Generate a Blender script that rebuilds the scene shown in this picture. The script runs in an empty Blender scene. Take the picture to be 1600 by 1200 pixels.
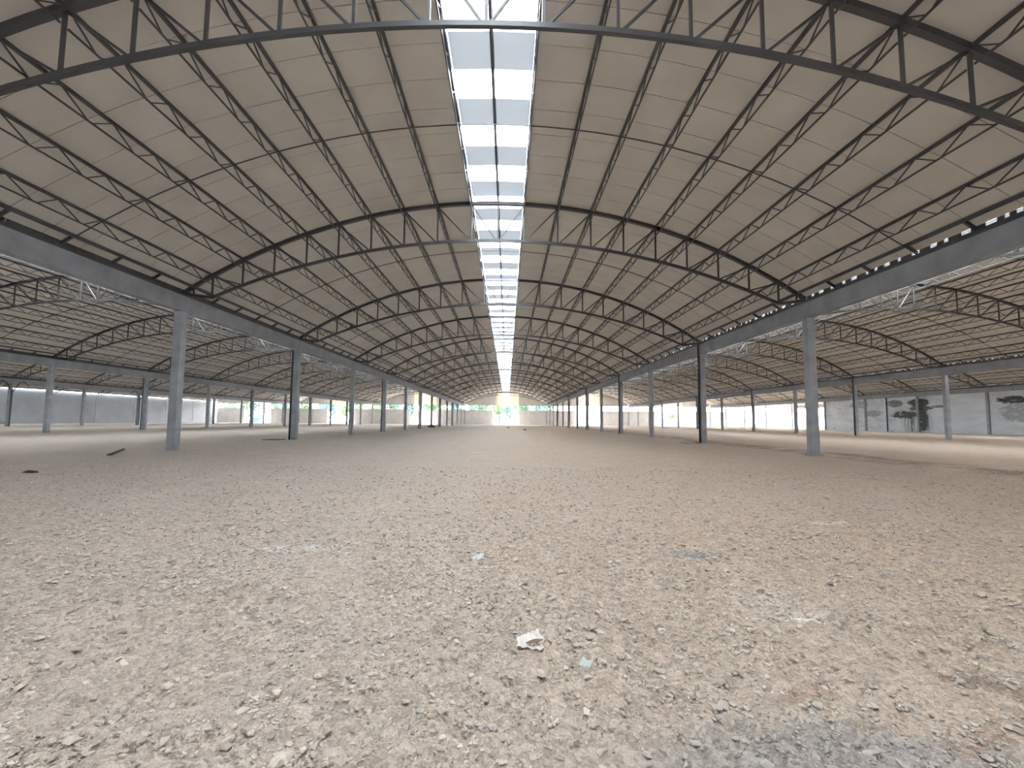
import bpy, math, random
import numpy as np
from mathutils import Matrix, Vector

random.seed(7)
rng = np.random.default_rng(11)
sc = bpy.context.scene
COL = sc.collection

# ------------------------------------------------------------------ camera
FPX, PITCH, YAW, ROLL = 734.05, 0.0778, 0.0097, 0.0084
CAM = Vector((0.5205, 0.0, 1.4694))
fw = Vector((math.sin(YAW) * math.cos(PITCH), math.cos(YAW) * math.cos(PITCH), math.sin(PITCH)))
r0 = fw.cross(Vector((0, 0, 1))).normalized()
u0 = r0.cross(fw)
rt = r0 * math.cos(ROLL) + u0 * math.sin(ROLL)
up = -r0 * math.sin(ROLL) + u0 * math.cos(ROLL)
cd = bpy.data.cameras.new('camera')
cd.sensor_fit = 'HORIZONTAL'
cd.sensor_width = 36.0
cd.lens = FPX / 1600.0 * 36.0
cd.clip_start, cd.clip_end = 0.05, 2000.0
cam = bpy.data.objects.new('camera', cd)
cam.matrix_world = Matrix((
    (rt.x, up.x, -fw.x, CAM.x), (rt.y, up.y, -fw.y, CAM.y), (rt.z, up.z, -fw.z, CAM.z), (0, 0, 0, 1)))
COL.objects.link(cam)
sc.camera = cam

# ------------------------------------------------------------------ sky (bright overcast) and exposure
SKY = 16.0
w = bpy.data.worlds.new('sky')
w.use_nodes = True
bg = w.node_tree.nodes['Background']
bg.inputs[0].default_value = (0.965, 0.975, 1.0, 1)
bg.inputs[1].default_value = SKY
sc.world = w
sc.view_settings.view_transform = 'Standard'
sc.view_settings.look = 'None'
sc.view_settings.gamma = 1.0
sc.view_settings.use_curve_mapping = False
sc.view_settings.exposure = 0.80
sc.cycles.max_bounces = 8
sc.cycles.diffuse_bounces = 5
sc.cycles.transparent_max_bounces = 12
sc.cycles.use_denoising = True
sc.cycles.sample_clamp_indirect = 12.0


def proj(p):
    d = Vector(p) - CAM
    z = d.dot(fw)
    if z < 0.05:
        return None
    return 800 + FPX * d.dot(rt) / z, 600 - FPX * d.dot(up) / z


# ------------------------------------------------------------------ materials
def mat(name, col, rough=0.7, metal=0.0, var=0.0, scale=3.0, bump=0.0, bscale=20.0, spec=0.5):
    m = bpy.data.materials.new(name)
    m.use_nodes = True
    nt = m.node_tree
    b = nt.nodes['Principled BSDF']
    b.inputs['Base Color'].default_value = (*col, 1)
    b.inputs['Roughness'].default_value = rough
    b.inputs['Metallic'].default_value = metal
    b.inputs['Specular IOR Level'].default_value = spec
    tc = nt.nodes.new('ShaderNodeTexCoord')
    ge = nt.nodes.new('ShaderNodeNewGeometry')
    if var > 0:
        n = nt.nodes.new('ShaderNodeTexNoise')
        n.inputs['Scale'].default_value = scale
        n.inputs['Detail'].default_value = 5
        nt.links.new(ge.outputs['Position'], n.inputs['Vector'])
        r = nt.nodes.new('ShaderNodeMapRange')
        r.inputs[1].default_value = 0.3
        r.inputs[2].default_value = 0.7
        r.inputs[3].default_value = 1 - var
        r.inputs[4].default_value = 1 + var
        nt.links.new(n.outputs['Fac'], r.inputs[0])
        mx = nt.nodes.new('ShaderNodeVectorMath')
        mx.operation = 'SCALE'
        mx.inputs[0].default_value = col
        nt.links.new(r.outputs[0], mx.inputs['Scale'])
        nt.links.new(mx.outputs[0], b.inputs['Base Color'])
    if bump > 0:
        n = nt.nodes.new('ShaderNodeTexNoise')
        n.inputs['Scale'].default_value = bscale
        n.inputs['Detail'].default_value = 4
        nt.links.new(ge.outputs['Position'], n.inputs['Vector'])
        bp = nt.nodes.new('ShaderNodeBump')
        bp.inputs['Strength'].default_value = bump
        bp.inputs['Distance'].default_value = 0.02
        nt.links.new(n.outputs['Fac'], bp.inputs['Height'])
        nt.links.new(bp.outputs[0], b.inputs['Normal'])
    return m


class NT:
    """small helper to write node trees"""
    def __init__(s, m):
        s.nt = m.node_tree

    def n(s, t, **kw):
        x = s.nt.nodes.new('ShaderNode' + t)
        for k, v in kw.items():
            setattr(x, k, v)
        return x

    def l(s, a, b):
        s.nt.links.new(a, b)

    def val(s, sock, v):
        if isinstance(v, (int, float)):
            sock.default_value = v
        elif isinstance(v, tuple):
            sock.default_value = v
        else:
            s.l(v, sock)

    def math(s, op, a, b=0.0, clamp=False):
        x = s.n('Math', operation=op, use_clamp=clamp)
        s.val(x.inputs[0], a)
        s.val(x.inputs[1], b)
        return x.outputs[0]

    def noise(s, vec, scale, detail=4.0, rough=0.55):
        x = s.n('TexNoise')
        x.inputs['Scale'].default_value = scale
        x.inputs['Detail'].default_value = detail
        x.inputs['Roughness'].default_value = rough
        s.l(vec, x.inputs['Vector'])
        return x.outputs['Fac']

    def rng(s, v, a, b, c=0.0, d=1.0):
        x = s.n('MapRange', interpolation_type='SMOOTHSTEP')
        s.l(v, x.inputs[0])
        for i, q in enumerate((a, b, c, d)):
            x.inputs[i + 1].default_value = q
        return x.outputs[0]

    def mix(s, f, a, b, blend='MIX'):
        x = s.n('Mix', data_type='RGBA', blend_type=blend)
        s.val(x.inputs[0], f)
        s.val(x.inputs[6], a if not isinstance(a, tuple) else (*a, 1))
        s.val(x.inputs[7], b if not isinstance(b, tuple) else (*b, 1))
        return x.outputs[2]

    def ell(s, X, Y, cx, cy, rx, ry):
        """soft ellipse mask 1 inside"""
        a = s.math('DIVIDE', s.math('SUBTRACT', X, cx), rx)
        b = s.math('DIVIDE', s.math('SUBTRACT', Y, cy), ry)
        d = s.math('ADD', s.math('MULTIPLY', a, a), s.math('MULTIPLY', b, b))
        return s.rng(d, 1.3, 0.3)


STEEL = mat('galvanised_steel', (0.078, 0.083, 0.092), 0.38, 0.0, 0.12, 2.0, spec=0.5)
CONC = mat('grey_concrete', (0.34, 0.37, 0.405), 0.85, 0, 0.16, 1.7, 0.25, 30, spec=0.2)
BEAM = mat('beam_concrete', (0.34, 0.37, 0.405), 0.85, 0, 0.14, 1.2, 0.25, 30, spec=0.2)
SHEET = mat('insulated_roof_sheet', (0.66, 0.64, 0.605), 0.8, 0, 0.06, 0.7, 0.05, 40, spec=0.2)
SKIN = mat('roof_skin', (0.20, 0.19, 0.18), 0.8)

CURB = STEEL
PIPE = mat('downpipe_plastic', (0.05, 0.055, 0.065), 0.5)
GWALL = mat('gable_block_wall', (0.58, 0.58, 0.58), 0.9, 0, 0.08, 0.8)
TYMP = mat('gable_sheet', (0.55, 0.55, 0.55), 0.85, 0, 0.08, 0.6)

LRAIL = mat('louvre_rail', (0.30, 0.20, 0.14), 0.7)
FRAME = mat('pale_frame', (0.5, 0.5, 0.48), 0.7)
YARD = mat('yard_ground', (0.40, 0.37, 0.31), 0.95, 0, 0.15, 0.2)
PLAINW = mat('plain_plaster', (0.37, 0.395, 0.43), 0.9, 0, 0.09, 0.35, 0.15, 8)


def pane_material():
    # thin translucent sheet: most of the daylight goes straight through, a little is scattered
    m = bpy.data.materials.new('translucent_roof_light')
    m.use_nodes = True
    nt = m.node_tree
    nt.nodes.clear()
    t = NT(m)
    tr = t.n('BsdfTransparent')
    tr.inputs[0].default_value = (0.80, 0.84, 0.86, 1)
    tl = t.n('BsdfTranslucent')
    tl.inputs[0].default_value = (0.8, 0.84, 0.86, 1)
    mx = t.n('MixShader')
    mx.inputs[0].default_value = 0.12
    t.l(tr.outputs[0], mx.inputs[1])
    t.l(tl.outputs[0], mx.inputs[2])
    o = t.n('OutputMaterial')
    t.l(mx.outputs[0], o.inputs[0])
    return m


PANE = pane_material()


def thin_sheet(name, col, through):
    # opaque-looking thin sheet that lets a small share of the daylight glow through
    m = bpy.data.materials.new(name)
    m.use_nodes = True
    t = NT(m)
    b = m.node_tree.nodes['Principled BSDF']
    b.inputs['Base Color'].default_value = (*col, 1)
    b.inputs['Roughness'].default_value = 0.6
    tl = t.n('BsdfTranslucent')
    tl.inputs[0].default_value = (*col, 1)
    mx = t.n('MixShader')
    mx.inputs[0].default_value = through
    t.l(b.outputs[0], mx.inputs[1])
    t.l(tl.outputs[0], mx.inputs[2])
    t.l(mx.outputs[0], m.node_tree.nodes['Material Output'].inputs[0])
    return m


GREYSHEET = thin_sheet('grey_ridge_sheet', (0.62, 0.70, 0.78), 0.02)
LOUV = thin_sheet('cream_louvre', (0.78, 0.66, 0.50), 0.045)


def floor_material():
    m = bpy.data.materials.new('gravel_dirt')
    m.use_nodes = True
    t = NT(m)
    b = m.node_tree.nodes['Principled BSDF']
    b.inputs['Roughness'].default_value = 0.95
    b.inputs['Specular IOR Level'].default_value = 0.15
    P = t.n('NewGeometry').outputs['Position']
    s = t.n('SeparateXYZ')
    t.l(P, s.inputs[0])
    X, Y = s.outputs[0], s.outputs[1]
    big = t.noise(P, 0.16, 4)
    mid = t.noise(P, 0.9, 5)
    fine = t.noise(P, 9.0, 6, 0.7)
    vo = t.n('TexVoronoi')
    vo.inputs['Scale'].default_value = 26.0
    t.l(P, vo.inputs['Vector'])
    vs = t.n('SeparateColor')
    t.l(vo.outputs['Color'], vs.inputs[0])
    vo2 = t.n('TexVoronoi')
    vo2.inputs['Scale'].default_value = 75.0
    t.l(P, vo2.inputs['Vector'])
    vs2 = t.n('SeparateColor')
    t.l(vo2.outputs['Color'], vs2.inputs[0])
    warm, grey = (0.50, 0.405, 0.32), (0.465, 0.415, 0.365)
    # warmer soil towards the stained wall, greyer towards the plain wall
    side = t.math('ADD', t.rng(X, -7.0, 7.0), t.math('MULTIPLY', t.math('SUBTRACT', big, 0.5), 1.6), True)
    c = t.mix(side, grey, warm)
    c = t.mix(t.rng(mid, 0.52, 0.75, 0, 0.4), c, (0.40, 0.325, 0.255))
    c = t.mix(t.rng(mid, 0.45, 0.25, 0, 0.45), c, (0.58, 0.53, 0.465))
    # ridge of dug-up brown soil beside one column row
    for cx in (14.435 + 1.3,):
        k = t.math('MULTIPLY', t.rng(t.math('ABSOLUTE', t.math('SUBTRACT', X, cx)), 1.9, 0.3), t.rng(mid, 0.38, 0.6))
        c = t.mix(t.math('MULTIPLY', k, 0.6), c, (0.21, 0.15, 0.105))
    # patches of other gravel and one very dark brown patch, with outlines of their own
    wob = t.math('MULTIPLY', t.math('SUBTRACT', t.noise(P, 2.2, 5), 0.5), 1.3)
    X2, Y2 = t.math('ADD', X, wob), t.math('ADD', Y, t.math('MULTIPLY', wob, 0.5))
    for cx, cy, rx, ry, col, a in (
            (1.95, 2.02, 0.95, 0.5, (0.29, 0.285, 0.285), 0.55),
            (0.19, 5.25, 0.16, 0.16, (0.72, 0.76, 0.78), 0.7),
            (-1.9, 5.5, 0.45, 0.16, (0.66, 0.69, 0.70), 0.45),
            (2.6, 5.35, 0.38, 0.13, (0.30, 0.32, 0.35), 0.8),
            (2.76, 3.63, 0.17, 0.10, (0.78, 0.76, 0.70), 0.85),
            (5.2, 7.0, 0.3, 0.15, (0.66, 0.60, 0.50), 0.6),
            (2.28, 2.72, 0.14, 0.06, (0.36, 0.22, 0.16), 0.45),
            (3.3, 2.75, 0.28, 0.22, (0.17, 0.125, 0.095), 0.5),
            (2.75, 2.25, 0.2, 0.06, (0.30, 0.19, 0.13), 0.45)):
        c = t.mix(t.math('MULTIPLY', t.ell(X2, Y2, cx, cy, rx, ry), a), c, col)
    g = t.math('ADD', t.math('MULTIPLY', vs.outputs[0], 0.34), t.math('ADD', t.math('MULTIPLY', vs2.outputs[0], 0.34), t.math('MULTIPLY', fine, 0.85)))
    gsc = t.rng(g, 0.25, 1.3, 0.62, 1.42)
    sca = t.n('VectorMath', operation='SCALE')
    t.l(c, sca.inputs[0])
    t.l(gsc, sca.inputs['Scale'])
    t.l(sca.outputs[0], b.inputs['Base Color'])
    hgt = t.math('ADD', t.math('MULTIPLY', vo.outputs['Distance'], -1.0), t.math('MULTIPLY', fine, 1.8))
    hgt = t.math('ADD', hgt, t.math('MULTIPLY', t.noise(P, 60, 4), 0.8))
    bp = t.n('Bump')
    bp.inputs['Strength'].default_value = 0.65
    bp.inputs['Distance'].default_value = 0.03
    t.l(hgt, bp.inputs['Height'])
    t.l(bp.outputs[0], b.inputs['Normal'])
    return m


def pebble_material():
    m = bpy.data.materials.new('pebbles')
    m.use_nodes = True
    t = NT(m)
    b = m.node_tree.nodes['Principled BSDF']
    b.inputs['Roughness'].default_value = 0.9
    b.inputs['Specular IOR Level'].default_value = 0.2
    P = t.n('NewGeometry').outputs['Position']
    vo = t.n('TexVoronoi')
    vo.inputs['Scale'].default_value = 14.0
    t.l(P, vo.inputs['Vector'])
    s = t.n('SeparateColor')
    t.l(vo.outputs['Color'], s.inputs[0])
    sp = t.n('SeparateXYZ')
    t.l(P, sp.inputs[0])
    c = t.mix(s.outputs[0], (0.37, 0.315, 0.26), (0.72, 0.65, 0.56))
    c = t.mix(t.math('MULTIPLY', s.outputs[1], 0.5), c, (0.45, 0.45, 0.44))
    c = t.mix(t.math('MULTIPLY', t.ell(sp.outputs[0], sp.outputs[1], 1.95, 2.02, 0.9, 0.5), 0.5), c, (0.34, 0.34, 0.35))
    c = t.mix(t.rng(t.noise(P, 50, 3), 0.5, 0.8, 0, 0.35), c, (0.25, 0.21, 0.17))
    t.l(c, b.inputs['Base Color'])
    return m


def stained_material():
    # whitewashed wall with black and green mould
    m = bpy.data.materials.new('stained_whitewash')
    m.use_nodes = True
    t = NT(m)
    b = m.node_tree.nodes['Principled BSDF']
    b.inputs['Roughness'].default_value = 0.9
    P = t.n('NewGeometry').outputs['Position']
    s = t.n('SeparateXYZ')
    t.l(P, s.inputs[0])
    Y, Z = s.outputs[1], s.outputs[2]
    mp = t.n('Mapping')
    mp.inputs['Scale'].default_value = (1, 0.45, 1.5)
    t.l(P, mp.inputs[0])
    n1 = t.noise(mp.outputs[0], 0.55, 6, 0.65)
    n2 = t.noise(mp.outputs[0], 1.6, 6, 0.7)
    mp2 = t.n('Mapping')
    mp2.inputs['Scale'].default_value = (1, 2.2, 0.18)
    t.l(P, mp2.inputs[0])
    drip = t.noise(mp2.outputs[0], 0.9, 4, 0.6)
    c = t.mix(t.rng(n1, 0.3, 0.7), (0.58, 0.64, 0.71), (0.74, 0.79, 0.83))
    # light mottling over the far bays
    far = t.rng(Y, 74, 84)
    c = t.mix(t.math('MULTIPLY', t.math('MULTIPLY', far, t.rng(n2, 0.52, 0.68)), 0.55), c, (0.22, 0.24, 0.26))
    # heavy mould beside the downpipe
    n3 = t.noise(mp.outputs[0], 3.2, 6, 0.75)
    brk = t.math('ADD', t.math('MULTIPLY', t.math('SUBTRACT', n2, 0.5), 2.6), t.math('MULTIPLY', t.math('SUBTRACT', n3, 0.5), 1.6))
    for cy, cz, ry, rz, k in ((81.3, 5.2, 2.4, .75, 1.0), (86.2, 5.2, 2.0, .8, .75), (80.8, 4.2, 2.6, .5, .9), (84.2, 3.1, 3.4, .7, 1.0), (80.6, 2.3, 1.2, 2.3, 1.0), (82.8, 1.6, .35, 1.8, .8),
                              (66.0, 5.0, 2.6, .6, 1.0), (77.4, 4.4, 1.6, .22, .8), (65.0, 3.2, 3.0, 1.5, .45), (91.5, 3.4, 2.5, .8, .45), (95, 5.2, 3.0, .8, .45)):
        e = t.ell(Y, Z, cy, cz, ry, rz)
        f = t.math('ADD', t.math('MULTIPLY', e, 0.8 + 0.22 * k), brk)
        f = t.math('MULTIPLY', t.rng(f, 0.35, 0.75), t.rng(e, 0.02, 0.3))
        c = t.mix(t.math('MULTIPLY', f, k * 0.95), c, (0.04, 0.05, 0.045))
    g = t.math('MULTIPLY', t.ell(Y, Z, 81.8, 1.7, 3.2, 2.6), t.rng(drip, 0.42, 0.62))
    c = t.mix(t.math('MULTIPLY', g, 0.85), c, (0.10, 0.125, 0.085))
    t.l(c, b.inputs['Base Color'])
    return m


FLOOR = floor_material()
PEB = pebble_material()
STAIN = stained_material()

# ------------------------------------------------------------------ mesh helpers


class MB:
    def __init__(s):
        s.v, s.f = [], []

    def add(s, vs, fs):
        o = len(s.v)
        s.v += [tuple(x) for x in vs]
        s.f += [tuple(i + o for i in f) for f in fs]
        return s

    def box(s, x0, x1, y0, y1, z0, z1):
        vs = [(x, y, z) for z in (z0, z1) for y in (y0, y1) for x in (x0, x1)]
        return s.add(vs, [(0, 2, 3, 1), (4, 5, 7, 6), (0, 1, 5, 4), (2, 6, 7, 3), (0, 4, 6, 2), (1, 3, 7, 5)])

    def bar(s, p, q, a, b=None, upv=(0, 0, 1), caps=True):
        """rectangular bar from p to q, a wide and b high"""
        b = b or a
        p, q = Vector(p), Vector(q)
        d = (q - p).normalized()
        u = Vector(upv)
        if abs(d.dot(u)) > 0.98:
            u = Vector((0, 1, 0))
        sd = d.cross(u).normalized()
        u = sd.cross(d)
        vs = [c + sd * (i * a / 2) + u * (j * b / 2) for c in (p, q) for i, j in ((-1, -1), (1, -1), (1, 1), (-1, 1))]
        fs = [(0, 1, 5, 4), (1, 2, 6, 5), (2, 3, 7, 6), (3, 0, 4, 7)]
        if caps:
            fs += [(3, 2, 1, 0), (4, 5, 6, 7)]
        return s.add(vs, fs)

    def sweep(s, pts, a, b):
        """rectangular section along a polyline in the XZ plane, a across (Y) and b high"""
        P = [Vector(p) for p in pts]
        vs = []
        for i, p in enumerate(P):
            d = (P[min(i + 1, len(P) - 1)] - P[max(i - 1, 0)]).normalized()
            n = Vector((-d.z, 0, d.x))
            for j, k in ((-1, -1), (1, -1), (1, 1), (-1, 1)):
                vs.append(p + Vector((0, j * a / 2, 0)) + n * (k * b / 2))
        fs = []
        for i in range(len(P) - 1):
            o = 4 * i
            fs += [(o + k, o + (k + 1) % 4, o + 4 + (k + 1) % 4, o + 4 + k) for k in range(4)]
        e = 4 * (len(P) - 1)
        fs += [(3, 2, 1, 0), (e, e + 1, e + 2, e + 3)]
        return s.add(vs, fs)

    def tube(s, pts, r, n=8):
        P = [Vector(p) for p in pts]
        vs, fs = [], []
        ref = Vector((0.3, 1, 0.2)).normalized()
        for i, p in enumerate(P):
            d = (P[min(i + 1, len(P) - 1)] - P[max(i - 1, 0)]).normalized()
            a = d.cross(ref).normalized()
            c = d.cross(a)
            for k in range(n):
                t = 2 * math.pi * k / n
                vs.append(p + (a * math.cos(t) + c * math.sin(t)) * r)
        for i in range(len(P) - 1):
            for k in range(n):
                fs.append((i * n + k, i * n + (k + 1) % n, (i + 1) * n + (k + 1) % n, (i + 1) * n + k))
        fs += [tuple(range(n))[::-1], tuple((len(P) - 1) * n + k for k in range(n))]
        return s.add(vs, fs)

    def prism(s, poly, y0, y1):
        """polygon in XZ extruded along Y"""
        n = len(poly)
        vs = [(x, y0, z) for x, z in poly] + [(x, y1, z) for x, z in poly]
        fs = [tuple(range(n)), tuple(range(2 * n - 1, n - 1, -1))]
        fs += [(k, k + n, (k + 1) % n + n, (k + 1) % n) for k in range(n)]
        return s.add(vs, fs)

    def vprism(s, poly, z0, z1):
        n = len(poly)
        vs = [(x, y, z0) for x, y in poly] + [(x, y, z1) for x, y in poly]
        fs = [tuple(range(n))[::-1], tuple(range(n, 2 * n))]
        fs += [(k, (k + 1) % n, (k + 1) % n + n, k + n) for k in range(n)]
        return s.add(vs, fs)

    def mesh(s, name, m, smooth=False):
        me = bpy.data.meshes.new(name)
        me.from_pydata(s.v, [], s.f)
        me.materials.append(m)
        if smooth:
            me.polygons.foreach_set('use_smooth', [True] * len(me.polygons))
        me.update()
        return me

    def shifted(s, dx, dy, dz, out):
        out.add([(x + dx, y + dy, z + dz) for x, y, z in s.v], s.f)


def place(name, me, parent=None, loc=(0, 0, 0), rot=(0, 0, 0)):
    o = bpy.data.objects.new(name, me)
    o.location = loc
    o.rotation_euler = rot
    if parent:
        o.parent = parent
    COL.objects.link(o)
    return o


def tag(o, label=None, cat=None, group=None, kind=None):
    if label:
        o['label'] = label
    if cat:
        o['category'] = cat
    if group:
        o['group'] = group
    if kind:
        o['kind'] = kind
    return o


def cham(cx, cy, hx, hy, c):
    """chamfered rectangle outline"""
    return [(cx - hx + c, cy - hy), (cx + hx - c, cy - hy), (cx + hx, cy - hy + c), (cx + hx, cy + hy - c),
            (cx + hx - c, cy + hy), (cx - hx + c, cy + hy), (cx - hx, cy + hy - c), (cx - hx, cy - hy + c)]


ORD = ['zeroth', 'first', 'second', 'third', 'fourth', 'fifth', 'sixth', 'seventh', 'eighth', 'ninth', 'tenth',
       'eleventh', 'twelfth', 'thirteenth', 'fourteenth', 'fifteenth']

# ------------------------------------------------------------------ dimensions of the hall
W, BAY, Y1 = 14.435, 12.0, 21.334       # half span, bay length, depth of the first column in view
ZB, ZT, CH = 6.306, 7.016, 0.19         # beam underside, beam top, half a column
RT, ZTOP = 25.5, 11.62                  # top chord arc
RB, ZBOT = 31.5, 9.83                   # bottom chord arc
NODES = [1.22, 2.80, 4.35, 5.88, 7.38, 8.84, 10.30, 11.72, 13.08]
EAVE, XEND = 13.92, 14.32
FIRST, LAST = -2, 11                    # bays
YA, YB = Y1 - 4 * BAY, Y1 + 12 * BAY    # added back wall and end gable
PITCHS = BAY / 9


def yi(i):
    return Y1 + BAY * i


def zt(x):
    return ZTOP - (RT - math.sqrt(RT * RT - x * x))


def zbt(x):
    return ZBOT - (RB - math.sqrt(RB * RB - x * x))


NAVES = {0: 'the central nave', 1: 'the first nave toward the stained wall', 2: 'the nave along the stained wall',
         3: 'the nave beyond the stained wall', -1: 'the first nave toward the plain wall',
         -2: 'the second nave toward the plain wall', -3: 'the nave along the plain wall'}
NSHORT = {0: 'central nave', 1: 'first nave stained-wall side', 2: 'nave along stained wall', 3: 'nave beyond stained wall',
          -1: 'first nave plain-wall side', -2: 'second nave plain-wall side', -3: 'nave along plain wall'}
ROWS = {-7: 'row along plain wall', -5: 'third row toward plain wall', -3: 'second row toward plain wall', -1: 'central nave row toward plain wall',
        1: 'central nave row toward stained wall', 3: 'second row toward stained wall', 5: 'row along stained wall', 7: 'row beyond stained wall'}


def first_bay(k):
    return 7 if k == 3 else FIRST


def seen(pts, mx=120):
    """does any of the points fall in or just beside the frame"""
    for p in pts:
        q = proj(p)
        if q and -mx < q[0] < 1600 + mx and -mx < q[1] < 1200 + mx:
            return True
    return False


# ------------------------------------------------------------------ floor
def fnoise(x, y):
    r = 0.014 * np.sin(0.55 * x + 0.8 * np.sin(0.33 * y)) * np.cos(0.47 * y + 0.3)
    r += 0.010 * np.sin(1.7 * x + 1.1 * y + 0.5) * np.sin(1.3 * y - 0.6 * x)
    r += 0.006 * np.sin(5.1 * x + 2.0 * np.sin(2.3 * y)) * np.sin(4.3 * y + 1.5 * np.sin(2.9 * x))
    r += 0.09 * np.exp(-((x - W - 1.5 - 0.3 * np.sin(0.3 * y)) / 0.8) ** 2) * (0.6 + 0.4 * np.sin(0.7 * y + np.sin(1.9 * y)))
    r += 0.05 * np.exp(-((x + W + 1.0) / 0.7) ** 2) * (0.5 + 0.5 * np.sin(0.9 * y + 1))
    return r


def graded(a, b, lo, hi, step, grow):
    mids = list(np.arange(a, b, step))
    up_, st, v = [], step, b
    while v < hi:
        up_.append(v)
        st = min(st * grow, 3.0)
        v += st
    up_.append(hi)
    dn, st, v = [], step, a
    while v > lo:
        st = min(st * grow, 3.0)
        v -= st
        dn.append(max(v, lo))
    return np.array(dn[::-1] + mids + up_)


gx = graded(-4.0, 5.5, -7 * W - 1.0, 7 * W + 1.0, 0.03, 1.09)
gy = graded(1.2, 7.0, YA, YB + 0.4, 0.03, 1.07)
GX, GY = np.meshgrid(gx, gy)
lum = rng.normal(0, 1, (len(gy), len(gx)))
for _ in range(1):
    lum = (lum + np.roll(lum, 1, 0) + np.roll(lum, 1, 1) + np.roll(np.roll(lum, 1, 0), 1, 1)) / 2
near = np.clip(1 - (np.hypot(GX - 0.5, GY) - 5) / 5, 0, 1)
GZ = fnoise(GX, GY) + 0.0095 * lum * near
nv, nx, ny = GX.size, len(gx), len(gy)
me = bpy.data.meshes.new('floor')
me.vertices.add(nv)
me.vertices.foreach_set('co', np.stack([GX, GY, GZ], -1).astype(np.float32).ravel())
ii = (np.arange(ny - 1)[:, None] * nx + np.arange(nx - 1)[None, :]).ravel()
quads = np.stack([ii, ii + 1, ii + nx + 1, ii + nx], -1).astype(np.int32)
me.loops.add(quads.size)
me.loops.foreach_set('vertex_index', quads.ravel())
me.polygons.add(len(quads))
me.polygons.foreach_set('loop_start', np.arange(0, quads.size, 4, dtype=np.int32))
me.polygons.foreach_set('use_smooth', np.ones(len(quads), bool))
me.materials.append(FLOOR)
me.update(calc_edges=True)
floor = tag(place('floor', me), 'beige gravel and dirt floor of the hall', kind='structure')

# the ground around the building
m = MB()
m.box(-260, 7 * W - 40 + 300, YB + 0.4, 420, -0.4, -0.06)
tag(place('yard', m.mesh('yard', YARD)), 'pale open ground beyond the end wall', kind='structure')
m = MB().box(7 * W + 1.0, 300, YA, YB + 0.4, -0.4, -0.06)
tag(place('yard', m.mesh('side_yard', YARD)), 'pale open ground beside the open outer nave', kind='structure')

# ------------------------------------------------------------------ roofs: skin, sheets, ridge lights


def arc(x0, x1, n, dz=0.0, sgn=1):
    return [(sgn * (x0 + (x1 - x0) * i / n), zt(x0 + (x1 - x0) * i / n) + dz) for i in range(n + 1)]


def strip_mesh(sgn, name, ln, gap):
    lo, hi = arc(1.28, XEND, 11, 0.085, sgn), arc(1.28, XEND, 11, 0.135, sgn)
    poly = lo + hi[::-1]
    m = MB()
    n = len(lo)
    for y in (gap, ln - gap):
        m.v += [(x, y, z) for x, z in lo] + [(x, y, z) for x, z in hi]
    k = 2 * n
    for i in range(n - 1):
        q = [(i, i + 1, k + i + 1, k + i), (n + i, k + n + i, k + n + i + 1, n + i + 1),
             (i, n + i, n + i + 1, i + 1), (k + i, k + i + 1, k + n + i + 1, k + n + i)]
        m.f += q
    return m


SHEETS = {s: strip_mesh(s, 'roof_sheet', PITCHS, 0.012) for s in (-1, 1)}
SHEET_ME = {s: SHEETS[s].mesh('roof_sheet', SHEET) for s in (-1, 1)}


def pane_mb(sgn):
    x0, x1 = sorted((0.05 * sgn, 1.16 * sgn))
    m = MB()
    a, b = zt(x0) + 0.40, zt(x1) + 0.40
    m.add([(x0, 0.03, a), (x1, 0.03, b), (x1, PITCHS - 0.03, b), (x0, PITCHS - 0.03, a)], [(0, 1, 2, 3)])
    return m


def grey_mb(sgn):
    x0, x1 = sorted((0.0, 1.2 * sgn))
    m = MB()
    a, b = zt(x0) + 0.385, zt(x1) + 0.385
    m.add([(x0, -0.03, a), (x1, -0.03, b), (x1, PITCHS + 0.03, b), (x0, PITCHS + 0.03, a)], [(0, 1, 2, 3)])
    return m


PANES = {s: pane_mb(s) for s in (-1, 1)}
GREYS = {s: grey_mb(s) for s in (-1, 1)}
PANE_ME = {s: PANES[s].mesh('skylight_pane', PANE) for s in (-1, 1)}
GREY_ME = {s: GREYS[s].mesh('ridge_sheet', GREYSHEET) for s in (-1, 1)}

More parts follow.
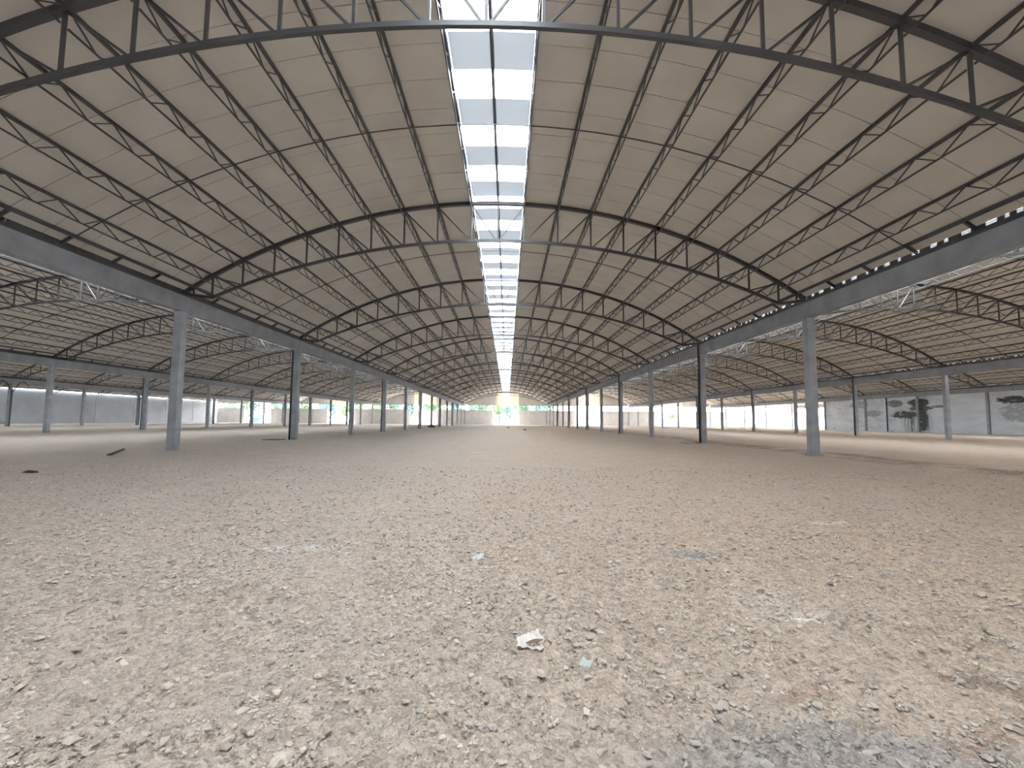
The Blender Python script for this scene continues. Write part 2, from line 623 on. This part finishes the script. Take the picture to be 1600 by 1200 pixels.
for k in range(-3, 4):
    xc = 2 * W * k
    ya = yi(7) if k == 3 else YA
    m = MB()
    for s in (-1, 1):
        a = arc(1.2, XEND + 0.05, 14, 0.15, s)
        b = arc(1.2, XEND + 0.05, 14, 0.19, s)
        o = len(m.v)
        m.v += [(x, ya, z) for x, z in a] + [(x, YB + 0.6, z) for x, z in a]
        m.v += [(x, ya, z) for x, z in b] + [(x, YB + 0.6, z) for x, z in b]
        for i in range(14):
            m.f += [(o + i, o + i + 1, o + 16 + i, o + 15 + i), (o + 30 + i, o + 45 + i, o + 46 + i, o + 31 + i)]
    roof = tag(place('ceiling', m.mesh('roof_skin', SKIN), None, (xc, 0, 0)),
               'vaulted sheet roof over ' + NAVES[k], kind='structure')
    m = MB()
    for s in (-1, 1):
        x = 1.21 * s
        m.box(min(x, x + .03 * s), max(x, x + .03 * s), ya, YB + 0.6, zt(1.2) + 0.06, zt(1.2) + 0.44)
    place('skylight_curb', m.mesh('skylight_curb', CURB), roof)
    n0 = math.floor((ya - Y1) / PITCHS + 0.5)
    n1 = math.floor((YB - Y1) / PITCHS + 0.5)
    rest = {'roof_sheet': MB(), 'skylight_pane': MB(), 'ridge_sheet': MB()}
    lim = {0: 95, 1: 75, -1: 75, 2: 90, -2: 90}.get(k, 0)
    for n in range(n0, n1):
        y = Y1 + n * PITCHS
        for s in (-1, 1):
            pts = [(xc + s * x, y + 0.6, zt(x)) for x in (1.3, 5, 9, 14)]
            ind = seen(pts, 20) and y < lim
            if k and s * k < 0:
                ind = False            # slope hidden behind the beam of the nearer row
            if ind:
                place('roof_sheet', SHEET_ME[s], roof, (0, y, 0))
            else:
                SHEETS[s].shifted(0, y, 0, rest['roof_sheet'])
            bright = n % 2 == 0
            src, sm, nm = (PANES, PANE_ME, 'skylight_pane') if bright else (GREYS, GREY_ME, 'ridge_sheet')
            if seen([(xc, y, 11.6), (xc, y + 1, 11.6)], 20) and y < lim and abs(k) < 2:
                place(nm, sm[s], roof, (0, y, 0))
            else:
                src[s].shifted(0, y, 0, rest[nm])
    for nm, mm in (('roof_sheet', SHEET), ('skylight_pane', PANE), ('ridge_sheet', GREYSHEET)):
        if rest[nm].v:
            tag(place(nm, rest[nm].mesh(nm + '_rest', mm), roof), kind='stuff')

# ------------------------------------------------------------------ walls
m = MB().box(-7 * W - 0.35, -7 * W - 0.15, YA, YB, -0.3, 7.28)
wl = tag(place('wall_left', m.mesh('wall_left', PLAINW)), 'plain grey plastered side wall with a light gap under the eaves', kind='structure')
for i in range(3, 12):
    place('pilaster', MB().box(-7 * W - 0.16, -7 * W - 0.07, yi(i) - .2, yi(i) + .2, -.2, 7.26).mesh('pilaster', PLAINW), wl)
m = MB().box(5 * W + 0.05, 5 * W + 0.2, YA, yi(7) + 0.15, -0.3, ZB + 0.02)
tag(place('wall_right', m.mesh('wall_right', STAIN)), 'whitewashed side wall with black and green mould stains', kind='structure')
m = MB().box(-7 * W - .35, 5 * W + .2, YA - .2, YA, -0.3, 12.4)  # unseen wall added behind the camera to hold the hall's light level
tag(place('wall_back_added', m.mesh('wall_back_added', PLAINW)), 'plain unseen wall added to close the back of the hall', kind='structure')

# end gable, one wall of the same make for every nave
GP = {}


def gp(name, m, mt):
    GP[name] = GP.get(name, []) + [m.mesh(name, mt)]


WX0, WX1, DX0, DX1 = -W + .2, -4.7, -3.35, 4.65
for x0, x1, nn in ((WX0, WX1, 4), (DX1 + .12, W - .2, 4)):
    step = (x1 - x0) / nn
    for q in range(nn):
        gp('wall_panel', MB().box(x0 + q * step + .008, x0 + (q + 1) * step - .008, -.1, .1, -.2, 5.0), GWALL)
    gp('wall_core', MB().box(x0, x1, .07, .16, -.2, 5.0), GWALL)
    gp('wall_coping', MB().box(x0, x1, -.13, .13, 5.0, 5.08), GWALL)
for s, x0 in ((-1, -DX0), (1, DX1)):
    top = arc(x0, XEND - .05, 10, 0.16, s)
    poly = [(s * x0, 6.85), (s * (XEND - .05), 6.85)] + top[::-1]
    gp('gable_sheet', MB().prism(poly if s > 0 else poly[::-1], -.06, .06), TYMP)
    gp('lintel_rail', MB().bar((s * x0, 0, 6.8), (s * (W - .2), 0, 6.8), .14, .12), STEEL)
for x in (WX1 + .06, DX0, DX1):
    gp('door_post', MB().box(x - .07, x + .07, -.08, .08, -.2, 11.2 if x != WX1 + .06 else 6.8), FRAME)
for z in (1.3, 2.9, 4.6):
    gp('door_rail', MB().bar((WX1 + .1, 0, z), (DX0 - .05, 0, z), .06, .08), FRAME)
for q in range(8):
    z = 6.86 + q * .56
    gp('louvre_slat', MB().add([(DX0 + .06, .05, z), (DX1 - .06, .05, z), (DX1 - .06, -.06, z + .60), (DX0 + .06, -.06, z + .60)], [(0, 1, 2, 3)]), LOUV)
    gp('louvre_rail', MB().bar((DX0, -.07, z + .56), (DX1, -.07, z + .56), .05, .10), LRAIL)
gp('header', MB().box(DX0, DX1, -.05, .05, 11.25, 11.75), STEEL)
for k in range(-3, 4):
    e = place('wall_far', None, None, (2 * W * k, YB, 0))
    tag(e, 'end gable wall with a tall open doorway and louvre, closing ' + NAVES[k], kind='structure')
    for nm, lst in GP.items():
        for q in lst:
            place(nm, q, e)

# ------------------------------------------------------------------ columns, beams, gutters, downpipes
m = MB().vprism(cham(0, 0, CH, CH, .018), -.25, ZB - .12)
m.vprism(cham(0, 0, CH + .012, CH, .018), ZB - .12, ZB)
COLM = m.mesh('concrete_column', CONC)
BEAMM = MB().prism([(-CH, ZB + .02), (-CH + .02, ZB), (CH - .02, ZB), (CH, ZB + .02), (CH, ZT), (-CH, ZT)], .006, BAY - .006).mesh('concrete_beam', BEAM)


def gutter_mesh(open_edge):
    m = MB()
    for s in (-1, 1):
        m.box(min(s * .07, s * .09), max(s * .07, s * .09), 0, BAY, ZT, ZT + .20)
    m.box(-.09, .09, 0, BAY, ZT + .001, ZT + .03)
    # toothed closure pieces under the sheet ends
    r = random.Random(3 + open_edge)
    for s in (-1, 1):
        y = 0.0
        while y < BAY:
            ln = r.uniform(.12, .5)
            g = r.uniform(.10, .34) if (open_edge and s < 0) else r.uniform(0, .02)
            m.box(min(s * .08, s * .108), max(s * .08, s * .108), y, min(y + ln, BAY), ZT + .1, ZT + .34)
            y += ln + g
    return m.mesh('valley_gutter', STEEL)


GUT = [gutter_mesh(0), gutter_mesh(1)]
pm = MB().tube([(-.12, 0, ZT + .15), (-CH - .09, 0, ZT - .02), (-CH - .09, 0, 0.0)], .065, 10)
PIPEM = pm.mesh('downpipe', PIPE, True)
BRK = MB().box(-CH - .17, -CH, -.02, .02, -.03, .03).mesh('pipe_bracket', PIPE)
fk = MB()
for s in (-1, 1):
    fk.tube([(CH + .1, 0, 4.9), (CH + .12, s * .25, 5.4), (CH + .14, s * .9, 6.35), (CH + .1, s * 1.5, 6.65), (CH + .1, s * 2.3, 6.1)], .06, 8)
fk.tube([(CH + .1, 0, 5.0), (CH + .1, 0, 0.0)], .06, 8)
FORK = fk.mesh('forked_pipe', PIPE, True)

for r in (-5, -3, -1, 1, 3, 5, 7):
    x = r * W
    for i in range(-1, 13):
        if r == 7 and i < 7:
            continue
        if not seen([(x, yi(i), z) for z in (0, 2, 4, 6.3)], 160):
            continue
        nth = ORD[12 - i] + ' from end wall' if i < 12 else 'standing in end wall'
        c = place('concrete_column', COLM, None, (x, yi(i), 0))
        tag(c, f'grey concrete column, {nth}, {ROWS[r]}', 'column', 'concrete columns, ' + ROWS[r])
        if r == 1 and i == 0:
            fm = MB().vprism([(-.27, -.26), (.26, -.28), (.28, .24), (-.24, .27)], -.05, .07)
            tag(place('footing', fm.mesh('footing', BEAM), c), 'pale concrete footing')
        if (i % 2 == 1 and abs(r) < 5) and i < 11:
            p = place('downpipe', PIPEM, None, (x, yi(i) - .10, 0))
            tag(p, f'dark downpipe on column {nth}, {ROWS[r]}', 'downpipe', 'dark downpipes on the columns')
            for z in (1.6, 4.0):
                place('pipe_bracket', BRK, p, (0, 0, z))
        if r == -5 and i in (4, 6):
            p = place('forked_pipe', FORK, None, (x, yi(i), 0))
            tag(p, f'forked pipe with curved arms, column {nth}, {ROWS[r]}', 'pipe', 'forked pipes')
    for i in range(FIRST, 12):
        if r == 7 and i < 7:
            continue
        if not seen([(x, yi(i) + t, z) for t in (.5, 3, 6, 9, 11.5) for z in (6.3, 7.1)], 160):
            continue
        nth = ORD[12 - i]
        o = place('concrete_beam', BEAMM, None, (x, yi(i), 0))
        tag(o, f'long grey concrete beam of {nth} bay from end wall, {ROWS[r]}', 'beam', 'concrete beams, ' + ROWS[r])
        g = place('valley_gutter', GUT[1 if r > 0 else 0], None, (x, yi(i), 0))
        tag(g, f'dark metal valley gutter, {nth} bay from end wall, {ROWS[r]}', 'gutter', 'gutters, ' + ROWS[r])
p = place('downpipe', MB().tube([(5 * W - .1, 88.0, ZB), (5 * W - .1, 88.0, 0)], .09, 10).mesh('wall_downpipe', PIPE, True))
tag(p, 'dark straight downpipe on the stained white wall between pilasters', 'downpipe')

# ------------------------------------------------------------------ roof trusses
ALLN = [-x for x in NODES[::-1]] + [0.0] + NODES
tops = [(x, 0, zt(abs(x))) for x in np.linspace(-XEND, XEND, 37)]
bx = 13.08
bots = [(-XEND + .05, 0, 7.13)] + [(x, 0, zbt(abs(x))) for x in np.linspace(-bx, bx, 33)] + [(XEND - .05, 0, 7.13)]
TP = [('top_chord', MB().sweep(tops, .17, .15)), ('bottom_chord', MB().sweep(bots, .11, .12))]
WEB = []
for x in ALLN:
    a = abs(x)
    WEB.append(('vertical', MB().bar((x, 0, zt(a) - .05), (x, 0, zbt(a) + .05), .07, .06, (0, 1, 0))))
for j in range(len(NODES)):
    xi = NODES[j - 1] if j else 0.0
    for s in (-1, 1):
        WEB.append(('diagonal', MB().bar((s * NODES[j], 0, zt(NODES[j]) - .06), (s * xi + s * .1, 0, zbt(xi) + .05), .055, .05, (0, 1, 0))))
for s in (-1, 1):
    WEB.append(('diagonal', MB().bar((s * EAVE, 0, zt(EAVE) - .06), (s * 13.1, 0, zbt(13.08) + .05), .055, .05, (0, 1, 0))))
    WEB.append(('vertical', MB().bar((s * EAVE, 0, zt(EAVE) - .05), (s * EAVE, 0, 7.08), .06, .05, (0, 1, 0))))
TPM = [(n, b.mesh(n, STEEL)) for n, b in TP]
WEBM = [(n, b.mesh(n, STEEL)) for n, b in WEB]
wj = MB()
for n, b in WEB:
    wj.add(b.v, b.f)
WJ = wj.mesh('web_members', STEEL)
full = {0: 6, 1: 5, -1: 5, 2: 6, -2: 6}
for k in range(-3, 4):
    for i in range(first_bay(k) + 1, 12):
        xc, y = 2 * W * k, yi(i)
        if not seen([(xc + q, y, z) for q in range(-14, 15, 4) for z in (7.2, 9, 11)], 60):
            continue
        e = place('arch_truss', None, None, (xc, y, 0))
        tag(e, f'steel arch roof truss, {ORD[12 - i]} from end wall, {NSHORT[k]}', 'truss', 'arch trusses of ' + NAVES[k])
        for n, q in TPM:
            place(n, q, e)
        if i < full.get(k, 0):
            for n, q in WEBM:
                place(n, q, e)
        else:
            tag(place('web_members', WJ, e), kind='stuff')

# ------------------------------------------------------------------ lattice purlins, eave purlins, ridge bars, bridging rods
DP = .40
PTOP = MB().bar((0, .09, 0.02), (0, BAY - .09, 0.02), .075, .08)
PBOT = MB().bar((0, .09, -DP), (0, BAY - .09, -DP), .036, .04)
PLAC = MB()
NP = 8
for q in range(NP):
    y0, y2 = q * BAY / NP + .1 * (q == 0), (q + 1) * BAY / NP - .1 * (q == NP - 1)
    ym = (q + .55) * BAY / NP
    PLAC.bar((0, y0, 0), (0, ym - .06, -DP), .03, .03, caps=False)
    PLAC.bar((0, ym + .06, -DP), (0, y2, 0), .03, .03, caps=False)
PM = [('top_chord', PTOP.mesh('purlin_top_chord', STEEL)), ('bottom_chord', PBOT.mesh('purlin_bottom_chord', STEEL)), ('lacing', PLAC.mesh('purlin_lacing', STEEL))]
PALL = MB()
for b in (PTOP, PBOT, PLAC):
    PALL.add(b.v, b.f)
cand = []
for k in range(-3, 4):
    for i in range(first_bay(k), 12):
        for j, xn in enumerate(NODES):
            for s in (-1, 1):
                x, y, z = 2 * W * k + s * xn, yi(i), zt(xn)
                if not seen([(x, y + t, z) for t in np.linspace(.2, 11.8, 9)], 40):
                    if i >= 0 or k == 0:
                        pass
                    continue
                hid = 0.25 if k * s < 0 else 1.0
                q = [proj((x, max(y, 1.0) + t, z)) for t in (0, 11.9)]
                sz = math.hypot(q[0][0] - q[1][0], q[0][1] - q[1][1]) * hid if all(q) else 2000
                cand.append((-sz, k, i, j, s, x, y, z))
cand.sort()
rest = MB()
for n, (_, k, i, j, s, x, y, z) in enumerate(cand):
    if n < 300:
        e = place('lattice_purlin', None, None, (x, y, z))
        sd = 'toward stained wall' if s > 0 else 'toward plain wall'
        tag(e, f'lattice purlin, {ORD[j + 1]} off skylight {sd}, {ORD[12 - i]} bay from end, {NSHORT[k]}', 'purlin', 'lattice purlins of ' + NAVES[k])
        for nm, q in PM:
            place(nm, q, e)
    else:
        PALL.shifted(x, y, z, rest)
tag(place('distant_lattice_purlins', rest.mesh('distant_lattice_purlins', STEEL)), 'remaining thin steel lattice purlins under the farther roofs', 'purlins', kind='stuff')

EAV = MB().bar((0, .09, 0), (0, BAY - .09, 0), .06, .12).mesh('eave_rail', STEEL)
STUB = {s: MB().bar((0, 0, .02), (s * (XEND - EAVE), 0, zt(XEND) - zt(EAVE) + .02), .07, .09).mesh('rafter_stub', STEEL) for s in (-1, 1)}
RIDGE = MB().bar((0, .005, 0), (0, BAY - .005, 0), .10, .10).bar((0, .02, -.09), (0, BAY - .02, -.09), .05, .08).mesh('ridge_bar', STEEL)
rod = MB().sweep([(x, 0, zt(abs(x)) - .06) for x in np.linspace(-EAVE, EAVE, 33)], .03, .03).mesh('bridging_rod', STEEL)
for k in range(-3, 4):
    xc = 2 * W * k
    for i in range(first_bay(k), 12):
        nth, nv_ = ORD[12 - i], NSHORT[k]
        for s in (-1, 1):
            if not seen([(xc + s * EAVE, yi(i) + t, zt(EAVE)) for t in (.5, 3, 6, 9, 11.5)], 40):
                continue
            if k * s < 0 and i > 3:
                continue
            e = place('eave_purlin', None, None, (xc + s * EAVE, yi(i), zt(EAVE) - .02))
            sd = 'stained-wall eave' if s > 0 else 'plain-wall eave'
            tag(e, f'dark eave purlin with short stubs, {nth} bay from end, {nv_}, {sd}', 'purlin', 'eave purlins of ' + NAVES[k])
            place('eave_rail', EAV, e)
            for q in range(1, 6):
                place('rafter_stub', STUB[s], e, (0, 2.0 * q, 0))
        if seen([(xc, yi(i) + t, 11.7) for t in (.5, 4, 8, 11.5)], 20):
            tag(place('ridge_bar', RIDGE, None, (xc, yi(i), ZTOP + .30)), f'steel bar along skylight ridge, {nth} bay from end, {nv_}', 'ridge bar', 'ridge bars of ' + NAVES[k])
        if seen([(xc + q, yi(i) + 6, 10) for q in range(-13, 14, 5)], 20):
            tag(place('bridging_rod', rod, None, (xc, yi(i) + 6.0, 0)), f'thin arched rod tying purlins mid-bay, {nth} bay from end, {nv_}', 'rod', 'bridging rods of ' + NAVES[k])

# ------------------------------------------------------------------ loose stones and gravel
t_ = (1 + 5 ** .5) / 2
ICO = np.array([(-1, t_, 0), (1, t_, 0), (-1, -t_, 0), (1, -t_, 0), (0, -1, t_), (0, 1, t_), (0, -1, -t_), (0, 1, -t_), (t_, 0, -1), (t_, 0, 1), (-t_, 0, -1), (-t_, 0, 1)])
ICO /= np.linalg.norm(ICO[0])
IF = np.array([(0, 11, 5), (0, 5, 1), (0, 1, 7), (0, 7, 10), (0, 10, 11), (1, 5, 9), (5, 11, 4), (11, 10, 2), (10, 7, 6), (7, 1, 8), (3, 9, 4), (3, 4, 2), (3, 2, 6), (3, 6, 8), (3, 8, 9), (4, 9, 5), (2, 4, 11), (6, 2, 10), (8, 6, 7), (9, 8, 1)])


def wedge(n, y0, y1, p=1.0):
    """points on the floor in front of the hall's near end, denser close by"""
    u = rng.random(n)
    y = y0 * (y1 / y0) ** (u ** p)
    x = 0.55 + (rng.random(n) * 2 - 1) * (1.2 * y + .4)
    return x, y


N = 62000
px, py = wedge(N, 1.7, 15.0)
clump = np.sin(2.1 * px + 1.3 * np.sin(1.7 * py)) * np.sin(1.9 * py + .8 * px) + rng.normal(0, .7, N)
keep = (clump > -0.6) & (np.hypot(px - .68, py - 3.21) > .13) & (np.hypot(px - 1.01, py - 2.94) > .075)
px, py = px[keep], py[keep]
N = len(px)
sz = np.exp(rng.normal(math.log(.0064), .55, N)) * np.clip(py / 2.6, 1, 2.6) ** .55
sz = np.clip(sz, .003, .03)
bases = [ICO * rng.uniform(.5, 1.4, (12, 1)) for _ in range(9)]
ang = rng.random(N) * 6.283
V = np.empty((N, 12, 3), np.float32)
bi = rng.integers(0, 9, N)
B = np.stack(bases)[bi] * np.stack([rng.uniform(.8, 1.5, N), rng.uniform(.6, 1.1, N), rng.uniform(.35, .8, N)], -1)[:, None, :]
ca, sa = np.cos(ang)[:, None], np.sin(ang)[:, None]
V[..., 0] = (B[..., 0] * ca - B[..., 1] * sa) * sz[:, None] + px[:, None]
V[..., 1] = (B[..., 0] * sa + B[..., 1] * ca) * sz[:, None] + py[:, None]
V[..., 2] = B[..., 2] * sz[:, None] + (fnoise(px, py) + sz * .4)[:, None]
F = (IF[None] + (np.arange(N) * 12)[:, None, None]).reshape(-1, 3).astype(np.int32)
me = bpy.data.meshes.new('gravel')
me.vertices.add(N * 12)
me.vertices.foreach_set('co', V.ravel())
me.loops.add(F.size)
me.loops.foreach_set('vertex_index', F.ravel())
me.polygons.add(len(F))
me.polygons.foreach_set('loop_start', np.arange(0, F.size, 3, dtype=np.int32))
me.polygons.foreach_set('use_smooth', np.zeros(len(F), bool))
me.materials.append(PEB)
me.update(calc_edges=True)
tag(place('gravel', me, floor), kind='stuff')

STM = []
for q in range(8):
    b = ICO * rng.uniform(.6, 1.35, (12, 1)) * np.array([1.25, .85, .5])
    m = MB()
    m.add(b.tolist(), IF.tolist())
    STM.append(m.mesh('stone', PEB))
sx, sy = wedge(280, 1.85, 9.0, 1.0)
for q in range(280):
    if min(math.hypot(sx[q] - .68, sy[q] - 3.21), math.hypot(sx[q] - 1.01, sy[q] - 2.94)) < .16:
        continue
    x, y = float(sx[q]), float(sy[q])
    r = min(float(np.exp(rng.normal(math.log(.016), .4))) * (y / 2.6) ** .45, .05)
    o = place('stone', STM[q % 8], floor, (x, y, float(fnoise(x, y)) + r * .15), (0, 0, float(rng.random() * 6.28)))
    o.scale = (r, r, r)

# ------------------------------------------------------------------ litter and debris
PAPER = mat('dirty_paper', (0.78, 0.76, 0.72), 0.8, 0, 0.1, 20)
SCRAP = mat('pale_scrap', (0.50, 0.57, 0.58), 0.6)
DARKW = mat('dark_wood', (0.035, 0.028, 0.025), 0.9)
RUBB = mat('rust_rubble', (0.20, 0.11, 0.07), 0.95, 0, 0.3, 8)
SLAB = mat('dark_slab', (0.085, 0.085, 0.085), 0.9, 0, .2, 4)
BROWN = mat('brown_stain', (0.23, 0.15, 0.10), 0.9, 0, .2, 30)


def z0(x, y):
    return float(fnoise(x, y))


def sheet_grid(f, n, m_):
    """closed thin crumpled sheet from f(u, v) -> (x, y, z)"""
    m = MB()
    for d in (0, -.002):
        for a in range(n + 1):
            for b in range(n + 1):
                x, y, z = f(a / n, b / n)
                m.v.append((x, y, z + d))
    k = (n + 1) ** 2
    for a in range(n):
        for b in range(n):
            i = a * (n + 1) + b
            q = (i, i + n + 1, i + n + 2, i + 1)
            m.f += [q, tuple(k + t for t in q[::-1])]
    return m


def crumple(u, v):
    # wide rumpled body in front, a torn corner standing up at the back right
    x = (u - .5) * (.185 - .08 * v * v) + .02 * v + .010 * math.sin(9 * v + 3 * u)
    y = (v - .4) * .15 + .018 * math.sin(5 * u + 1) * (1 - v)
    z = .010 + .034 * math.sin(math.pi * v) * (.6 + .4 * math.sin(6 * u + .5)) + .055 * v ** 4 * (.35 + .65 * u) + .007 * math.sin(21 * u + 11 * v) * math.sin(15 * v + 2)
    return x, y, max(z, .004)


e = place('crumpled_paper', None, None, (.68, 3.21, z0(.68, 3.21)))
tag(e, 'crumpled dirty white paper lying on the gravel', 'litter')
place('paper_sheet', sheet_grid(crumple, 16, 1).mesh('paper_sheet', PAPER), e)


def fold(u, v):
    x = -.045 + .115 * u
    y = (v - .5) * .05 * math.sin(math.pi * (.06 + .88 * u)) + .02 * (u - .5) - .005
    return x, y, .014 + .010 * math.sin(math.pi * v) * math.sin(math.pi * u) + .012 * u


tag(place('brown_patch', sheet_grid(fold, 8, 1).mesh('brown_patch', BROWN), e, (.02, -.03, .022)), 'brown stained fold')


def scrap(u, v):
    x, y = (u - .5) * .062 + (v - .5) * .032, (v - .5) * .055 - (u - .5) * .028
    return x, y, .014 + .02 * v + .008 * math.sin(5 * u + 2)


tag(place('paper_scrap', sheet_grid(scrap, 6, 1).mesh('paper_scrap', SCRAP), None, (1.01, 2.94, z0(1.01, 2.94))), 'small pale blue scrap of paper on the gravel beside the crumpled paper', 'litter')


def lump(name, m_, loc, s, seed, label, cat, rz=0.0):
    r = np.random.default_rng(seed)
    import bmesh
    bm = bmesh.new()
    bmesh.ops.create_icosphere(bm, subdivisions=3, radius=1)
    for v in bm.verts:
        c = v.co
        d = 1 + .22 * math.sin(3.1 * c.x + seed) * math.sin(4.3 * c.y + 2 * seed) + .14 * math.sin(7 * c.z + 5 * c.x + seed) + float(r.normal(0, .05))
        v.co = Vector((c.x * d * s[0], c.y * d * s[1], c.z * d * s[2]))
    me = bpy.data.meshes.new(name)
    bm.to_mesh(me)
    bm.free()
    me.materials.append(m_)
    return tag(place(name, me, None, (loc[0], loc[1], z0(loc[0], loc[1]) + s[2] * .25), (0, 0, rz)), label, cat)


m = MB().bar((-1.50, 0, .03), (.3, .01, .05), .13, .035).bar((.3, .01, .05), (1.50, -.03, .09), .09, .035)
tag(place('broken_board', m.mesh('broken_board', DARKW), None, (-15.27, 19.32, z0(-15.27, 19.32)), (0, 0, 2.114)), 'dark broken board lying near the column row toward plain wall', 'board')
lump('dark_clod', DARKW, (-12.06, 12.69), (.19, .10, .05), 3, 'small black clod on the gravel short of the dark board', 'clod')
lump('debris_lump', DARKW, (.76, 97), (.30, .22, .12), 5, 'dark debris lump far down the central floor, nearer end doorway', 'debris')
lump('debris_lump', DARKW, (3.3, 74), (.24, .18, .12), 6, 'dark debris lump farther from end doorway, central floor', 'debris')
lump('rubble_heap', RUBB, (-W + .1, yi(6) - .9), (.62, .5, .42), 8, 'reddish brown rubble heap by a column toward plain wall', 'rubble')
m = MB().vprism([(-.6, -.4), (.5, -.45), (.62, .4), (-.5, .42)], -.03, .035)
tag(place('dark_slab', m.mesh('dark_slab', SLAB), None, (-15.65, 33.0, z0(-15.65, 33.0))), 'flat dark slab on the ground beside a column toward plain wall', 'slab')
m = MB().vprism([(-.45, -.3), (.4, -.35), (.5, .3), (-.3, .35)], -.03, .12)
tag(place('concrete_slab', m.mesh('concrete_slab', CONC), None, (13.0, 32.6, z0(13, 32.6)), (0, 0, .3)), 'broken concrete slab beside a column toward stained wall', 'slab')
lump('soil_mound', RUBB, (13.75, 33.3), (.5, .3, .09), 12, 'low mound of brown soil at a column foot toward stained wall', 'soil')
# ------------------------------------------------------------------ outside: trees, house, container
LEAF = [mat('leaves_a', (0.04, 0.09, 0.05), 0.7, 0, .35, .6), mat('leaves_b', (0.085, 0.14, 0.06), 0.7, 0, .35, .6), mat('leaves_c', (0.025, 0.075, 0.08), 0.7, 0, .35, .6)]
BARK = mat('bark', (0.06, 0.045, 0.035), 0.95)


def crown(seed, rx, rz, zc, n, m_):
    r = np.random.default_rng(seed)
    blobs = [(r.normal(0, .45, 3) * (rx, rx, rz), r.uniform(.35, .6)) for _ in range(14)]
    m = MB()
    for _ in range(n):
        c, s = blobs[r.integers(0, 14)]
        d = r.normal(0, 1, 3)
        d /= np.linalg.norm(d)
        p = c + d * s * r.uniform(.7, 1.0) * np.array((rx, rx, rz))
        a = r.normal(0, 1, 3)
        a /= np.linalg.norm(a)
        b = np.cross(a, d + r.normal(0, .4, 3))
        b /= np.linalg.norm(b) + 1e-6
        q = r.uniform(.16, .34)
        p = p + (0, 0, zc)
        m.add([p - a * q, p + b * q * .6, p + a * q, p - b * q * .6], [(0, 1, 2, 3)])
    return m.mesh('foliage', m_)


TRUNK = MB()
for a, b, ra in (((0, 0, -.2), (.1, 0, 2.2), .24), ((.1, 0, 2.1), (-.1, .1, 4.8), .18), ((0, 0, 3), (1.5, .4, 6), .10), ((0, .1, 3.4), (-1.3, -.3, 6.4), .10)):
    TRUNK.tube([a, b], ra, 8)
TRUNKM = TRUNK.mesh('trunk', BARK, True)
CR = [crown(1, 3.4, 3.8, 6.6, 2600, LEAF[0]), crown(2, 3.0, 3.2, 5.6, 2400, LEAF[1]), crown(3, 3.6, 4.4, 6.8, 2800, LEAF[2])]
kind = ['dark green tree', 'yellow-green tree', 'blue-green tree']
spots = [(-118, 214, 0, 1.1), (-104, 222, 2, 1.2), (-92, 208, 0, 1.05), (-80, 220, 2, 1.15), (-70, 205, 1, 1.0), (-61, 196, 1, .95), (-52, 216, 0, 1.15),
         (-42, 208, 2, 1.05), (-33, 221, 0, 1.2), (-27.5, 196, 1, .8), (-21, 210, 2, 1.05), (-11, 219, 0, 1.15), (-3, 226, 1, 1.1), (1.6, 184, 2, .78), (9, 222, 0, 1.1), (16, 214, 2, 1.0), (71, 200, 1, .7)]
doors = ['beyond end wall of ' + NAVES[k] for k in range(-3, 4)]
spots += [(x_, 256 + 7 * math.sin(x_), q_ % 3, 1.5 + .15 * math.sin(3 * x_)) for q_, x_ in enumerate(range(-160, 30, 13))]
cnt = {}
for x, y, kd, s in sorted(spots):
    k = max(-3, min(3, round(x / (2 * W))))
    key = (k, kd, y > 232)
    cnt[key] = cnt.get(key, 0) + 1
    e = place('tree', None, None, (x, y, -.06), (0, 0, x * 1.7))
    e.scale = (s, s, s)
    row = 'back row' if y > 232 else 'front row'
    tag(e, f'{kind[kd]} behind end wall, {NSHORT[k]}, {row}, {ORD[cnt[key]]} from plain wall', 'tree', 'trees beyond the end wall')
    place('trunk', TRUNKM, e)
    place('foliage', CR[kd], e)
HW, HR, GL = mat('house_wall', (0.55, 0.44, 0.33), .9), mat('house_roof', (0.30, 0.13, 0.08), .9), mat('house_glass', (0.05, 0.07, 0.09), .2)
e = place('small_house', None, None, (-33.5, 203, -.06))
tag(e, 'small beige house with two dark windows seen through an end doorway', 'house')
place('wall', MB().box(-4, 4, -3, 3, 0, 3.2).mesh('house_wall', HW), e)
place('roof', MB().add([(-4.4, -3.4, 3.2), (4.4, -3.4, 3.2), (4.4, 3.4, 3.2), (-4.4, 3.4, 3.2), (-4.4, 0, 4.8), (4.4, 0, 4.8)],
                       [(0, 1, 5, 4), (2, 3, 4, 5), (0, 4, 3), (1, 2, 5), (3, 2, 1, 0)]).mesh('house_roof', HR), e)
for x in (-1.6, 1.4):
    wn = place('window', MB().box(x - .45, x + .45, -3.06, -2.98, .9, 2.3).mesh('window_frame', FRAME), e)
    place('pane', MB().box(x - .36, x + .36, -3.08, -3.05, 1.0, 2.2).mesh('window_pane', GL), wn)
BLUE = mat('blue_container', (0.02, 0.22, 0.42), .5)
e = place('blue_container', None, None, (-92.5, 176, -.06))
tag(e, 'bright blue waste container outside a far doorway', 'container')
place('body', MB().add([(-1.2, -.8, .2), (1.2, -.8, .2), (1.2, .8, .2), (-1.2, .8, .2), (-1.4, -1, 1.9), (1.4, -1, 1.9), (1.4, 1, 1.9), (-1.4, 1, 1.9)],
                       [(3, 2, 1, 0), (4, 5, 6, 7), (0, 1, 5, 4), (1, 2, 6, 5), (2, 3, 7, 6), (3, 0, 4, 7)]).mesh('container_body', BLUE), e)
place('lid', MB().box(-1.45, 1.45, -1.05, 1.05, 1.9, 2.05).mesh('container_lid', BLUE), e)
for x in (-.9, .9):
    place('foot', MB().box(x - .15, x + .15, -.6, .6, 0, .25).mesh('container_foot', STEEL), e)
